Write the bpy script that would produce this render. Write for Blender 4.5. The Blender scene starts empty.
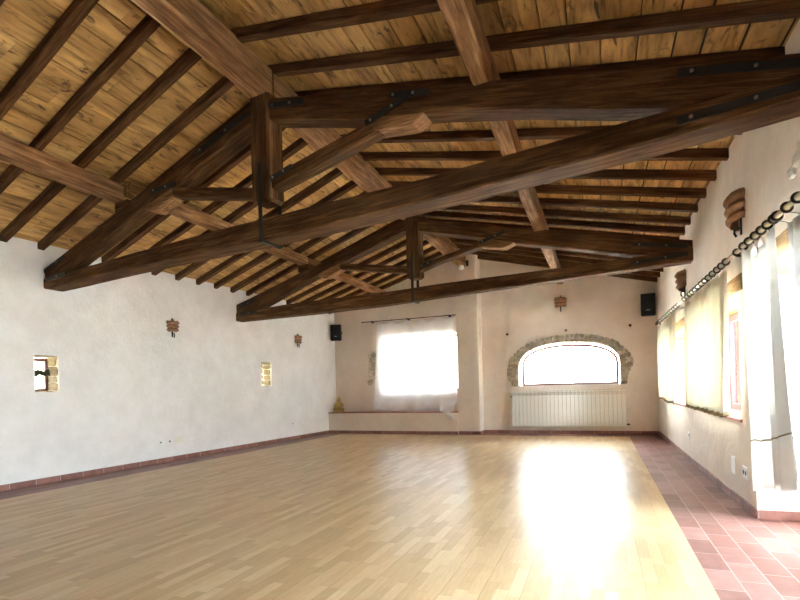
import bpy, bmesh, math, random
from mathutils import Vector, Matrix, noise
random.seed(7)
sc = bpy.context.scene
COL = sc.collection
rnd = random.uniform
PI = math.pi

# ------------------------------------------------------------------ materials
def newmat(name):
    m = bpy.data.materials.new(name); m.use_nodes = True
    nt = m.node_tree; nt.nodes.clear()
    out = nt.nodes.new('ShaderNodeOutputMaterial')
    b = nt.nodes.new('ShaderNodeBsdfPrincipled')
    nt.links.new(b.outputs[0], out.inputs[0])
    return m, nt, b, out
def N(nt, t, **kw):
    n = nt.nodes.new(t)
    for k, v in kw.items(): setattr(n, k, v)
    return n
def ramp(nt, fac, stops):
    r = nt.nodes.new('ShaderNodeValToRGB'); e = r.color_ramp.elements
    e[0].position, e[0].color = stops[0][0], (*stops[0][1], 1)
    e[1].position, e[1].color = stops[-1][0], (*stops[-1][1], 1)
    for p, c in stops[1:-1]:
        x = e.new(p); x.color = (*c, 1)
    nt.links.new(fac, r.inputs[0]); return r.outputs[0]
def mix(nt, fac, a, b, mode='MIX'):
    n = nt.nodes.new('ShaderNodeMix'); n.data_type = 'RGBA'; n.blend_type = mode
    if isinstance(fac, (int, float)): n.inputs[0].default_value = fac
    else: nt.links.new(fac, n.inputs[0])
    for i, v in ((6, a), (7, b)):
        if isinstance(v, tuple): n.inputs[i].default_value = (*v, 1)
        else: nt.links.new(v, n.inputs[i])
    return n.outputs[2]
def mth(nt, op, a, b=None, c=None):
    n = nt.nodes.new('ShaderNodeMath'); n.operation = op
    for i, v in enumerate((a, b, c)):
        if v is None: continue
        if isinstance(v, (int, float)): n.inputs[i].default_value = v
        else: nt.links.new(v, n.inputs[i])
    return n.outputs[0]
def coords(nt, which='Object', scale=(1, 1, 1), rot=(0, 0, 0)):
    tc = nt.nodes.new('ShaderNodeTexCoord'); mp = nt.nodes.new('ShaderNodeMapping')
    mp.inputs['Scale'].default_value = scale; mp.inputs['Rotation'].default_value = rot
    nt.links.new(tc.outputs[which], mp.inputs[0]); return mp.outputs[0]
def nz(nt, vec, scale, detail=4, rough=.55, dist=0.0):
    n = nt.nodes.new('ShaderNodeTexNoise'); n.inputs['Scale'].default_value = scale
    n.inputs['Detail'].default_value = detail; n.inputs['Roughness'].default_value = rough
    n.inputs['Distortion'].default_value = dist
    if vec is not None: nt.links.new(vec, n.inputs['Vector'])
    return n.outputs[0]
def bump(nt, b, h, strength, dist=.01):
    n = nt.nodes.new('ShaderNodeBump'); n.inputs['Strength'].default_value = strength
    n.inputs['Distance'].default_value = dist
    nt.links.new(h, n.inputs['Height']); nt.links.new(n.outputs[0], b.inputs['Normal'])

def simple(name, col, rough=.6, metal=0.0, var=.12, scale=6, bmp=0.0):
    m, nt, b, o = newmat(name)
    v = coords(nt); f = nz(nt, v, scale)
    lo = tuple(c * (1 - var) for c in col); hi = tuple(min(1, c * (1 + var)) for c in col)
    nt.links.new(ramp(nt, f, [(.3, lo), (.7, hi)]), b.inputs['Base Color'])
    b.inputs['Roughness'].default_value = rough; b.inputs['Metallic'].default_value = metal
    if bmp: bump(nt, b, nz(nt, v, scale * 6), bmp)
    return m

def wood(name, dark, mid, light, rough=.6, grain=1.0, spots=True, knots=True):
    """grain runs along the object's local X"""
    m, nt, b, o = newmat(name)
    oi = nt.nodes.new('ShaderNodeObjectInfo')
    tc = nt.nodes.new('ShaderNodeTexCoord')
    add = nt.nodes.new('ShaderNodeVectorMath'); add.operation = 'ADD'
    sc_ = nt.nodes.new('ShaderNodeVectorMath'); sc_.operation = 'SCALE'
    comb = nt.nodes.new('ShaderNodeCombineXYZ')
    for i in range(3): nt.links.new(mth(nt, 'MULTIPLY', oi.outputs['Random'], (31., 17., 23.)[i]), comb.inputs[i])
    nt.links.new(tc.outputs['Object'], add.inputs[0]); nt.links.new(comb.outputs[0], add.inputs[1])
    mp = nt.nodes.new('ShaderNodeMapping'); mp.inputs['Scale'].default_value = (1.1 * grain, 15 * grain, 15 * grain)
    nt.links.new(add.outputs[0], mp.inputs[0])
    f = nz(nt, mp.outputs[0], 2.2, 8, .65, .6)
    mp2 = nt.nodes.new('ShaderNodeMapping'); mp2.inputs['Scale'].default_value = (1.2, 3, 3)
    nt.links.new(add.outputs[0], mp2.inputs[0])
    g = nz(nt, mp2.outputs[0], 1.6, 3)
    c = ramp(nt, f, [(.3, dark), (.5, mid), (.70, light)])
    sh = ramp(nt, g, [(.3, (.62, .58, .55)), (.65, (1.15, 1.12, 1.08))])
    c = mix(nt, 1.0, c, sh, 'MULTIPLY')
    nt.links.new(c, b.inputs['Base Color'])
    b.inputs['Roughness'].default_value = rough
    b.inputs['Specular IOR Level'].default_value = .12
    bump(nt, b, f, .9, .02)
    return m

def plaster(name, base, stain, bmp=.35):
    m, nt, b, o = newmat(name)
    v = coords(nt)
    a = nz(nt, v, .9, 5, .6, .4); c = nz(nt, v, 3.5, 6, .65); d = nz(nt, v, 28, 4)
    col = mix(nt, ramp_f(nt, a, .35, .7), base, stain)
    col = mix(nt, 1.0, col, ramp(nt, c, [(.3, (.92, .91, .9)), (.7, (1.03, 1.03, 1.03))]), 'MULTIPLY')
    nt.links.new(col, b.inputs['Base Color'])
    b.inputs['Roughness'].default_value = .9; b.inputs['Specular IOR Level'].default_value = .2
    h = mth(nt, 'ADD', mth(nt, 'MULTIPLY', c, 2.2), mth(nt, 'MULTIPLY', d, .25))
    bump(nt, b, h, bmp, .02)
    return m
def ramp_f(nt, f, lo, hi):
    n = nt.nodes.new('ShaderNodeMapRange'); n.inputs[1].default_value = lo; n.inputs[2].default_value = hi
    nt.links.new(f, n.inputs[0]); return n.outputs[0]

M = {}
M['plaster_l'] = plaster('plaster_white', (.87, .855, .84), (.80, .78, .75))
M['plaster_b'] = plaster('plaster_shaded', (.85, .765, .68), (.78, .68, .58))  # same plaster, shade and warm wood bounce tinted into its colour
M['beam'] = wood('old_beam_wood', (.040, .017, .006), (.098, .046, .018), (.21, .108, .045), .8)
M['purlin'] = wood('purlin_wood', (.11, .05, .02), (.27, .14, .062), (.48, .28, .145), .8)
M['joist'] = wood('rafter_wood', (.042, .017, .006), (.10, .045, .018), (.20, .10, .043), .8)
M['frame_wood'] = wood('lintel_wood', (.22, .14, .07), (.34, .22, .11), (.42, .28, .15), .7)
M['gap_shade'] = simple('gap_shade_backing', (.02, .014, .01), .9)  # near-black stands in for the shade in the gaps between roof boards
M['raw_wood'] = simple('raw_split_wood', (.62, .44, .22), .8, 0, .1)
M['iron'] = simple('dark_iron', (.022, .020, .018), .6, .3, .2)
M['steel'] = simple('bolt_steel', (.22, .19, .15), .5, .7, .1)
M['terracotta'] = simple('terracotta', (.26, .13, .065), .8, 0, .35, 25, .3)
M['cotto'] = simple('cotto_edge', (.32, .13, .10), .6, 0, .25, 8, .1)
M['black'] = simple('black_plastic', (.016, .018, .022), .45, 0, .1)
M['grille'] = simple('speaker_grille', (.03, .032, .036), .6, 0, .2, 200, .5)
M['silver'] = simple('silver_badge', (.7, .72, .75), .35, .8, .05)
M['white_plastic'] = simple('white_plastic', (.82, .82, .80), .35, 0, .02)
M['cream_plastic'] = simple('cream_plastic', (.80, .78, .66), .4, 0, .02)
M['dark_hole'] = simple('dark_socket', (.03, .03, .03), .6)
M['radiator'] = simple('radiator_enamel', (.90, .875, .80), .32, 0, .02)
M['red_frame'] = simple('red_window_paint', (.30, .07, .08), .45, 0, .12, 12)
M['brown_frame'] = simple('reddish_brown_frame', (.22, .085, .06), .5, 0, .2, 12)
M['gold'] = simple('gilded_resin', (.50, .36, .13), .35, .8, .5, 30, .2)
M['rod'] = simple('cream_metal_rod', (.75, .68, .52), .25, .6, .08)
M['bronze'] = simple('dark_bronze', (.05, .035, .022), .35, .8, .2)
M['lead'] = simple('dark_stone', (.22, .18, .12), .9, 0, .35, 14, .6)
M['whiteglass'] = simple('lamp_glass', (.75, .75, .72), .15, 0, .03)
M['leaf'] = simple('dark_leaf', (.03, .045, .015), .6, 0, .3)
M['ochre_wall'] = simple('ochre_render', (.70, .60, .36), .9, 0, .1)
M['grass'] = simple('pale_gravel', (.54, .53, .50), .95, 0, .25, 2)

def stone_mat(name='rubble_stone'):
    m, nt, b, o = newmat(name)
    oi = nt.nodes.new('ShaderNodeAttribute'); oi.attribute_name = 'stone'
    v = coords(nt); f = nz(nt, v, 14, 8, .7)
    c1 = ramp(nt, oi.outputs['Fac'], [(0, (.40, .325, .24)), (.5, (.50, .45, .39)), (.9, (.58, .48, .36)), (1, (.78, .71, .60))])
    c = mix(nt, 1.0, c1, ramp(nt, f, [(.3, (.55, .53, .5)), (.7, (1.2, 1.18, 1.12))]), 'MULTIPLY')
    nt.links.new(c, b.inputs['Base Color']); b.inputs['Roughness'].default_value = .95
    bump(nt, b, f, .8, .03); return m
M['stone'] = stone_mat()

def plank_mat():
    m, nt, b, o = newmat('roof_planks')
    at = nt.nodes.new('ShaderNodeAttribute'); at.attribute_name = 'plank'
    tc = nt.nodes.new('ShaderNodeTexCoord')
    off = nt.nodes.new('ShaderNodeCombineXYZ')
    nt.links.new(mth(nt, 'MULTIPLY', at.outputs['Fac'], 37.), off.inputs[0]); nt.links.new(mth(nt, 'MULTIPLY', at.outputs['Fac'], 91.), off.inputs[1])
    add = nt.nodes.new('ShaderNodeVectorMath'); add.operation = 'ADD'
    nt.links.new(tc.outputs['Object'], add.inputs[0]); nt.links.new(off.outputs[0], add.inputs[1])
    mp = nt.nodes.new('ShaderNodeMapping'); mp.inputs['Scale'].default_value = (7, .8, 7)
    nt.links.new(add.outputs[0], mp.inputs[0])
    f = nz(nt, mp.outputs[0], 2.4, 8, .6, 1.0)
    mp2 = nt.nodes.new('ShaderNodeMapping'); mp2.inputs['Scale'].default_value = (3, 1.1, 3)
    nt.links.new(add.outputs[0], mp2.inputs[0])
    g = nz(nt, mp2.outputs[0], 1.5, 3)
    st = nz(nt, mp2.outputs[0], 3.2, 4, .7, .8)
    base = ramp(nt, at.outputs['Fac'], [(0, (.44, .25, .088)), (.35, (.60, .36, .135)), (.7, (.52, .305, .11)), (1, (.68, .43, .18))])
    c = mix(nt, 1.0, base, ramp(nt, f, [(.3, (.42, .36, .29)), (.5, (1, 1, 1)), (.72, (1.25, 1.22, 1.14))]), 'MULTIPLY')
    c = mix(nt, 1.0, c, ramp(nt, g, [(.32, (.62, .56, .48)), (.62, (1.08, 1.06, 1.02))]), 'MULTIPLY')
    c = mix(nt, ramp_f(nt, st, .56, .68), c, (.10, .052, .022))
    nt.links.new(c, b.inputs['Base Color']); b.inputs['Roughness'].default_value = .7
    b.inputs['Specular IOR Level'].default_value = .3
    bump(nt, b, f, .6, .015); return m
M['plank'] = plank_mat()

def parquet_mat():
    m, nt, b, o = newmat('oak_parquet')
    tc = nt.nodes.new('ShaderNodeTexCoord'); sp = nt.nodes.new('ShaderNodeSeparateXYZ')
    nt.links.new(tc.outputs['Object'], sp.inputs[0])
    x, y = sp.outputs[0], sp.outputs[1]
    w, L = .068, .42
    xr = mth(nt, 'DIVIDE', x, w); row = mth(nt, 'FLOOR', xr)
    wn = nt.nodes.new('ShaderNodeTexWhiteNoise'); wn.noise_dimensions = '1D'; nt.links.new(row, wn.inputs['W'])
    yr = mth(nt, 'ADD', mth(nt, 'DIVIDE', y, L), mth(nt, 'MULTIPLY', wn.outputs[0], 7.3)); idx = mth(nt, 'FLOOR', yr)
    cb = nt.nodes.new('ShaderNodeCombineXYZ'); nt.links.new(row, cb.inputs[0]); nt.links.new(idx, cb.inputs[1])
    w2 = nt.nodes.new('ShaderNodeTexWhiteNoise'); w2.noise_dimensions = '2D'; nt.links.new(cb.outputs[0], w2.inputs['Vector'])
    mp = nt.nodes.new('ShaderNodeMapping'); mp.inputs['Scale'].default_value = (30, 2.5, 1)
    nt.links.new(tc.outputs['Object'], mp.inputs[0]); f = nz(nt, mp.outputs[0], 3, 6, .6, .5)
    c = ramp(nt, w2.outputs[0], [(0, (.52, .36, .20)), (.35, (.59, .415, .235)), (.7, (.63, .455, .265)), (1, (.68, .52, .325))])
    c = mix(nt, 1.0, c, ramp(nt, f, [(.3, (.88, .86, .82)), (.7, (1.06, 1.05, 1.03))]), 'MULTIPLY')
    # seams: every board (three strips) a clear joint, every strip a faint one
    fx = mth(nt, 'FRACT', xr); fx3 = mth(nt, 'FRACT', mth(nt, 'DIVIDE', xr, 3.0)); fy = mth(nt, 'FRACT', yr)
    s1 = mth(nt, 'LESS_THAN', fx, .018); s2 = mth(nt, 'LESS_THAN', fy, .006); s3 = mth(nt, 'LESS_THAN', fx3, .012)
    thin = mth(nt, 'MAXIMUM', s1, s2)
    c = mix(nt, mth(nt, 'MULTIPLY', thin, .35), c, (.25, .15, .07))
    c = mix(nt, mth(nt, 'MULTIPLY', s3, .6), c, (.18, .11, .05))
    nt.links.new(c, b.inputs['Base Color'])
    big = nz(nt, coords(nt), 1.3, 3)
    b.inputs['Specular IOR Level'].default_value = .08
    r = mth(nt, 'ADD', mth(nt, 'MULTIPLY', big, .10), mth(nt, 'ADD', mth(nt, 'MULTIPLY', f, .05), .24))
    nt.links.new(r, b.inputs['Roughness'])
    bump(nt, b, mth(nt, 'SUBTRACT', mth(nt, 'MULTIPLY', big, .3), mth(nt, 'MULTIPLY', s3, .1)), .05, .01)
    return m
M['parquet'] = parquet_mat()

def tile_mat(name='cotto_tiles'):
    m, nt, b, o = newmat(name)
    tc = nt.nodes.new('ShaderNodeTexCoord'); sp = nt.nodes.new('ShaderNodeSeparateXYZ')
    nt.links.new(tc.outputs['Object'], sp.inputs[0]); x, y = sp.outputs[0], sp.outputs[1]
    xr = mth(nt, 'DIVIDE', mth(nt, 'SUBTRACT', x, .532), .1475); row = mth(nt, 'FLOOR', xr)
    odd = mth(nt, 'MODULO', mth(nt, 'ADD', row, 200.), 2.0)
    yr = mth(nt, 'ADD', mth(nt, 'DIVIDE', y, .305), mth(nt, 'MULTIPLY', odd, .5)); idx = mth(nt, 'FLOOR', yr)
    cb = nt.nodes.new('ShaderNodeCombineXYZ'); nt.links.new(row, cb.inputs[0]); nt.links.new(idx, cb.inputs[1])
    w2 = nt.nodes.new('ShaderNodeTexWhiteNoise'); w2.noise_dimensions = '2D'; nt.links.new(cb.outputs[0], w2.inputs['Vector'])
    f = nz(nt, tc.outputs['Object'], 9, 6, .65); g = nz(nt, tc.outputs['Object'], 2.0, 3)
    c = ramp(nt, w2.outputs[0], [(0, (.20, .09, .075)), (.5, (.26, .13, .11)), (1, (.33, .18, .155))])
    c = mix(nt, 1.0, c, ramp(nt, f, [(.3, (.75, .72, .72)), (.7, (1.15, 1.15, 1.17))]), 'MULTIPLY')
    fx = mth(nt, 'FRACT', xr); fy = mth(nt, 'FRACT', yr)
    s = mth(nt, 'MAXIMUM', mth(nt, 'LESS_THAN', fx, .035), mth(nt, 'LESS_THAN', fy, .017))
    c = mix(nt, mth(nt, 'MULTIPLY', s, .75), c, (.46, .37, .32))
    nt.links.new(c, b.inputs['Base Color'])
    nt.links.new(mth(nt, 'ADD', mth(nt, 'MULTIPLY', f, .25), .32), b.inputs['Roughness']); b.inputs['Specular IOR Level'].default_value = .22
    bump(nt, b, mth(nt, 'SUBTRACT', mth(nt, 'MULTIPLY', f, .5), mth(nt, 'MULTIPLY', s, .5)), .25, .008)
    return m
M['tile'] = tile_mat()

def skirting_mat():
    m, nt, b, o = newmat('cotto_skirting')
    tc = nt.nodes.new('ShaderNodeTexCoord'); sp = nt.nodes.new('ShaderNodeSeparateXYZ')
    nt.links.new(tc.outputs['Object'], sp.inputs[0])
    t = mth(nt, 'DIVIDE', sp.outputs[0], .30); idx = mth(nt, 'FLOOR', t)
    wn = nt.nodes.new('ShaderNodeTexWhiteNoise'); wn.noise_dimensions = '1D'; nt.links.new(idx, wn.inputs['W'])
    f = nz(nt, tc.outputs['Object'], 12, 5)
    c = ramp(nt, wn.outputs[0], [(0, (.235, .10, .075)), (1, (.34, .155, .12))])
    c = mix(nt, 1.0, c, ramp(nt, f, [(.3, (.75, .75, .75)), (.7, (1.15, 1.15, 1.15))]), 'MULTIPLY')
    s = mth(nt, 'LESS_THAN', mth(nt, 'FRACT', t), .03)
    c = mix(nt, mth(nt, 'MULTIPLY', s, .7), c, (.5, .42, .37))
    nt.links.new(c, b.inputs['Base Color']); b.inputs['Roughness'].default_value = .6; return m
M['skirt'] = skirting_mat()

def cloth(name, col, trans=.5, weave=260, hem=None):
    m, nt, b, o = newmat(name)
    v = coords(nt); w = nz(nt, coords(nt, 'Object', (1, 1, 1)), weave, 2); k = nz(nt, v, 6, 4)
    c = mix(nt, 1.0, col, ramp(nt, k, [(.3, (.93, .93, .93)), (.7, (1.04, 1.04, 1.04))]), 'MULTIPLY')
    b.inputs['Roughness'].default_value = .95; b.inputs['Specular IOR Level'].default_value = .1
    nt.links.new(c, b.inputs['Base Color'])
    tr = nt.nodes.new('ShaderNodeBsdfTranslucent'); nt.links.new(c, tr.inputs[0])
    ms = nt.nodes.new('ShaderNodeMixShader'); ms.inputs[0].default_value = trans
    nt.links.new(b.outputs[0], ms.inputs[1]); nt.links.new(tr.outputs[0], ms.inputs[2])
    nt.links.new(ms.outputs[0], o.inputs[0]); bump(nt, b, w, .08, .002)
    return m
M['linen'] = cloth('cream_linen', (.86, .84, .74), .24)
M['linen_white'] = cloth('white_linen', (.89, .89, .88), .22)
M['voile'] = cloth('white_voile', (.95, .95, .96), .35)
M['greylinen'] = cloth('pale_grey_linen', (.82, .83, .83), .22)
M['hem'] = cloth('tan_hem', (.34, .27, .15), .15)

def glass_mat():
    m, nt, b, o = newmat('window_glass')
    g = nt.nodes.new('ShaderNodeBsdfTransparent'); g.inputs[0].default_value = (.96, .98, .97, 1)
    gl = nt.nodes.new('ShaderNodeBsdfGlossy'); gl.inputs['Roughness'].default_value = .02
    fr = nt.nodes.new('ShaderNodeFresnel'); fr.inputs[0].default_value = 1.45
    ms = nt.nodes.new('ShaderNodeMixShader')
    nt.links.new(fr.outputs[0], ms.inputs[0]); nt.links.new(g.outputs[0], ms.inputs[1]); nt.links.new(gl.outputs[0], ms.inputs[2])
    nt.links.new(ms.outputs[0], o.inputs[0]); return m
M['glass'] = glass_mat()

# ------------------------------------------------------------------ helpers
def place(o, parent, Mw):
    COL.objects.link(o)
    if parent is not None:
        o.parent = parent; o.matrix_basis = WM[parent.name].inverted() @ Mw
    else: o.matrix_basis = Mw
    WM[o.name] = Mw.copy(); return o
WM = {}
def tag(o, label=None, cat=None, group=None, kind=None):
    if label: o['label'] = label
    if cat: o['category'] = cat
    if group: o['group'] = group
    if kind: o['kind'] = kind
    return o
def empty(name, loc, rz=0.0):
    o = bpy.data.objects.new(name, None); o.empty_display_size = .1
    return place(o, None, Matrix.Translation(loc) @ Matrix.Rotation(rz, 4, 'Z'))
def frame(origin, xdir, up=(0, 0, 1)):
    x = Vector(xdir).normalized(); z = Vector(up); z = (z - x * z.dot(x)).normalized(); y = z.cross(x)
    m = Matrix((x, y, z)).transposed().to_4x4(); m.translation = Vector(origin); return m
def mesh(name, bm, mat, parent=None, Mw=None, smooth=False, local=False, bevel=0.0, attr=None):
    """bm holds world coordinates unless local=True"""
    Mw = Mw or Matrix.Identity(4)
    if not local: bm.transform(Mw.inverted())
    bmesh.ops.recalc_face_normals(bm, faces=bm.faces)
    me = bpy.data.meshes.new(name); bm.to_mesh(me); bm.free()
    for mm in (mat if isinstance(mat, (list, tuple)) else [mat]): me.materials.append(mm)
    if smooth:
        for p in me.polygons: p.use_smooth = True
    o = bpy.data.objects.new(name, me); place(o, parent, Mw)
    if bevel:
        bv = o.modifiers.new('bevel', 'BEVEL'); bv.width = bevel; bv.segments = 2; bv.limit_method = 'ANGLE'
    return o
def box(bm, lo, hi, mi=0):
    v = [bm.verts.new((x, y, z)) for x in (lo[0], hi[0]) for y in (lo[1], hi[1]) for z in (lo[2], hi[2])]
    fs = []
    for f in ((0, 1, 3, 2), (4, 6, 7, 5), (0, 4, 5, 1), (2, 3, 7, 6), (0, 2, 6, 4), (1, 5, 7, 3)):
        q = bm.faces.new([v[i] for i in f]); q.material_index = mi; fs.append(q)
    return fs
def loft(bm, rings, caps=True, closed=True):
    R = [[bm.verts.new(p) for p in r] for r in rings]; n = len(R[0]); fs = []
    for a, b in zip(R, R[1:]):
        for i in range(n if closed else n - 1):
            fs.append(bm.faces.new((a[i], a[(i + 1) % n], b[(i + 1) % n], b[i])))
    if caps: fs.append(bm.faces.new(R[0][::-1])); fs.append(bm.faces.new(R[-1]))
    return fs
def tube(bm, pts, r, n=10, caps=True):
    pts = [Vector(p) for p in pts]; rings = []
    for i, p in enumerate(pts):
        d = (pts[min(i + 1, len(pts) - 1)] - pts[max(i - 1, 0)]).normalized()
        a = d.orthogonal().normalized() if i == 0 else (ref - d * ref.dot(d)).normalized()
        ref = a; b = d.cross(a); rr = r[i] if isinstance(r, (list, tuple)) else r
        rings.append([p + (a * math.cos(t) + b * math.sin(t)) * rr for t in [2 * PI * k / n for k in range(n)]])
    loft(bm, rings, caps)
def lathe(bm, prof, c=(0, 0, 0), n=20, a0=0.0, a1=2 * PI):
    full = abs(a1 - a0 - 2 * PI) < 1e-6; rings = []
    for r, z in prof:
        k = n if full else n + 1
        rings.append([(c[0] + r * math.cos(a0 + (a1 - a0) * i / n), c[1] + r * math.sin(a0 + (a1 - a0) * i / n), c[2] + z) for i in range(k)])
    loft(bm, rings, full, full)
def torus(bm, c, R, r, axis='Y', n=14, m=6):
    vs = []
    for i in range(n):
        a = 2 * PI * i / n; row = []
        for j in range(m):
            b = 2 * PI * j / m; q = R + r * math.cos(b)
            p = (q * math.cos(a), r * math.sin(b), q * math.sin(a)) if axis == 'Y' else (r * math.sin(b), q * math.cos(a), q * math.sin(a))
            row.append(bm.verts.new(Vector(c) + Vector(p)))
        vs.append(row)
    for i in range(n):
        for j in range(m):
            bm.faces.new((vs[i][j], vs[(i + 1) % n][j], vs[(i + 1) % n][(j + 1) % m], vs[i][(j + 1) % m]))

def octa(w0, w1, z0, z1, c):
    return [(w0 + c, z0), (w1 - c, z0), (w1, z0 + c), (w1, z1 - c), (w1 - c, z1), (w0 + c, z1), (w0, z1 - c), (w0, z0 + c)]
def timber(name, p0, p1, w, h, mat, parent=None, wob=.004, ch=.012, seed=0, seg=None, tilt=0.0):
    """rough beam, p0->p1 is the centre line of its underside"""
    p0, p1 = Vector(p0), Vector(p1); L = (p1 - p0).length; F = frame(p0, p1 - p0)
    seg = seg or max(2, int(L / .35)); rings = []
    for i in range(seg + 1):
        x = L * i / seg
        q = lambda k: noise.noise(Vector((x * .9 + seed * 7.1, seed * 3.3, k * 5.7))) * wob * 2
        o = octa(-w / 2 + q(0), w / 2 + q(1), q(2), h + q(3), ch)
        rings.append([(x, a * math.cos(tilt) - b * math.sin(tilt), a * math.sin(tilt) + b * math.cos(tilt)) for a, b in o])
    bm = bmesh.new(); loft(bm, rings)
    return mesh(name, bm, mat, parent, F, local=True)

def interp(pts, s):
    if s <= pts[0][0]: return pts[0][1]
    for (a, b), (c, d) in zip(pts, pts[1:]):
        if s <= c: return b + (d - b) * (s - a) / (c - a)
    return pts[-1][1]

# ------------------------------------------------------------------ the room's measures
XR = 1.13                                   # right wall face
def XL(y): return -6.62 + .0274 * (y - 3.7)  # left wall face (slightly out of square)
YB, YF = 11.5, -1.6                         # back and front wall faces
RX, RZ = -2.90, 4.12                        # ridge: underside of the rafters
def zl(x): return 3.0 + (RZ - 3.0) / (RX + 6.58) * (x + 6.58)
def zr(x): return 3.09 + (RZ - 3.09) / (XR - RX) * (XR - x)
def zroof(x): return zl(x) if x < RX else zr(x)
JH = .085                                   # rafter height

# ------------------------------------------------------------------ walls
def carve(o, cutters):
    for c in cutters:
        md = o.modifiers.new('cut', 'BOOLEAN'); md.object = c; md.operation = 'DIFFERENCE'; md.solver = 'EXACT'
    dg = bpy.context.evaluated_depsgraph_get(); ev = o.evaluated_get(dg)
    me = bpy.data.meshes.new_from_object(ev); o.modifiers.clear(); old = o.data; o.data = me
    for c in cutters: bpy.data.objects.remove(c)
def cutter(lo=None, hi=None, bm=None):
    if bm is None:
        bm = bmesh.new(); box(bm, lo, hi)
    return mesh('cut', bm, M['plaster_l'])
def wall_prism(name, poly, mat, zf0, zf1=None, nseg=1):
    """plan quad [inner0, inner1, outer1, outer0]; top height follows z function"""
    bm = bmesh.new(); rings = []
    bot = [bm.verts.new((x, y, -.3)) for x, y in poly]; top = [bm.verts.new((x, y, zf0(x) + JH)) for x, y in poly]
    bm.faces.new(bot[::-1]); bm.faces.new(top)
    for i in range(4): bm.faces.new((bot[i], bot[(i + 1) % 4], top[(i + 1) % 4], top[i]))
    return tag(mesh(name, bm, mat), kind='structure')

wl = wall_prism('wall_left', [(XL(YF - .5), YF - .5), (XL(YB + .6), YB + .6), (XL(YB) - .5, YB + .6), (XL(YF) - .5, YF - .5)], M['plaster_l'], zl)
nb = bmesh.new(); box(nb, (-7.4, 4.125, 1.165), (-6.4, 4.425, 1.64))
c1 = cutter(bm=nb)
c2 = cutter((-7.4, 8.51, 1.21), (-6.3, 8.85, 1.71))
carve(wl, [c1, c2])
wr = wall_prism('wall_right', [(XR, YB + .6), (XR, YF - .5), (XR + .5, YF - .5), (XR + .5, YB + .6)], M['plaster_b'], zr)
WZ0, WZ1 = .75, 1.90
WA, WB, DR = (5.07, 7.0), (7.95, 10.35), (2.0, 4.67)
carve(wr, [cutter((XR - .3, WA[0], WZ0), (XR + .9, WA[1], WZ1)), cutter((XR - .3, WB[0], WZ0), (XR + .9, WB[1], WZ1)),
           cutter((XR - .3, DR[0], -.1), (XR + .9, DR[1], 1.95))])

def gable(name, y0, y1, x0, x1, mat):
    bm = bmesh.new(); prof = [(x0, -.3), (x1, -.3), (x1, zroof(x1) + JH)]
    if x0 < RX < x1: prof.append((RX, RZ + JH))
    prof.append((x0, zroof(x0) + JH))
    loft(bm, [[(x, y0, z) for x, z in prof], [(x, y1, z) for x, z in prof]])
    return tag(mesh(name, bm, mat), kind='structure')
wb = gable('wall_back', YB, YB + .6, -7.0, XR + .5, M['plaster_b'])
# arched opening of the back wall
def arch_pts(x0, x1, zs, zt, n=18, e=2.3):
    cx, a = (x0 + x1) / 2, (x1 - x0) / 2
    return [(cx - a * math.copysign(abs(math.cos(t)) ** (2 / e), math.cos(t)), zs + (zt - zs) * math.sin(t) ** (2 / e)) for t in [PI * i / n for i in range(n + 1)]]
AX0, AX1, AZ0, AZS, AZT = -1.69, .42, 1.075, 1.56, 2.01
bm = bmesh.new(); pp = [(AX0, AZ0)] + arch_pts(AX0, AX1, AZS, AZT) + [(AX1, AZ0)]
loft(bm, [[(x, YB - .3, z) for x, z in pp], [(x, YB + .9, z) for x, z in pp]]); ca = cutter(bm=bm)
carve(wb, [ca, cutter((-5.05, YB - .3, 1.0), (-3.12, YB + .9, 2.38))])
wf = gable('wall_front', YF - .5, YF, -7.3, XR + .5, M['plaster_l'])

# pillar, its back part
PX0, PX1, PYF = -3.03, -2.52, 11.15
bm = bmesh.new(); pr = [(PX0, 0), (PX1, 0), (PX1, zroof(PX1) + JH), (RX, RZ + JH), (PX0, zroof(PX0) + JH)]
loft(bm, [[(x, PYF, z) for x, z in pr], [(x, YB + .05, z) for x, z in pr]])
tag(mesh('wall_pillar', bm, M['plaster_b'], bevel=.015), kind='structure')

# floor: tiles all round, parquet in the middle
bm = bmesh.new(); box(bm, (-7.3, YF - .5, -.3), (XR + .9, YB + .6, -.004))
tag(mesh('floor', bm, M['tile']), kind='structure')
bm = bmesh.new()
pq = [(-6.06, 3.39), (-5.95, 10.98), (.54, 10.98), (.532, YF), (-6.14, YF)]
loft(bm, [[(x, y, -.004) for x, y in pq], [(x, y, 0.0) for x, y in pq]])
tag(mesh('floor', bm, M['parquet']), kind='structure')

# skirtings of cotto tile
def skirting(name, p0, p1, th=.014, h=.075):
    F = frame((p0[0], p0[1], -.004), (p1[0] - p0[0], p1[1] - p0[1], 0)); L = (Vector(p1) - Vector(p0)).length
    bm = bmesh.new(); box(bm, (0, -th, 0), (L, .01, h))
    return tag(mesh(name, bm, M['skirt'], None, F, local=True, bevel=.004), kind='structure')
skirting('baseboard_left', (XL(YF), YF), (XL(11.1), 11.1))
skirting('baseboard_back', (-6.42, 11.08), (PX0, 11.08))
skirting('baseboard_back', (PX0, PYF), (PX1, PYF))
skirting('baseboard_back', (PX1, PYF), (PX1, YB))
skirting('baseboard_back', (PX1, YB), (XR, YB))
skirting('baseboard_right', (XR, YB), (XR, DR[1]))
skirting('baseboard_right', (XR, DR[1]), (XR + .42, DR[1]))
skirting('baseboard_right', (XR, DR[0]), (XR, YF))

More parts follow.
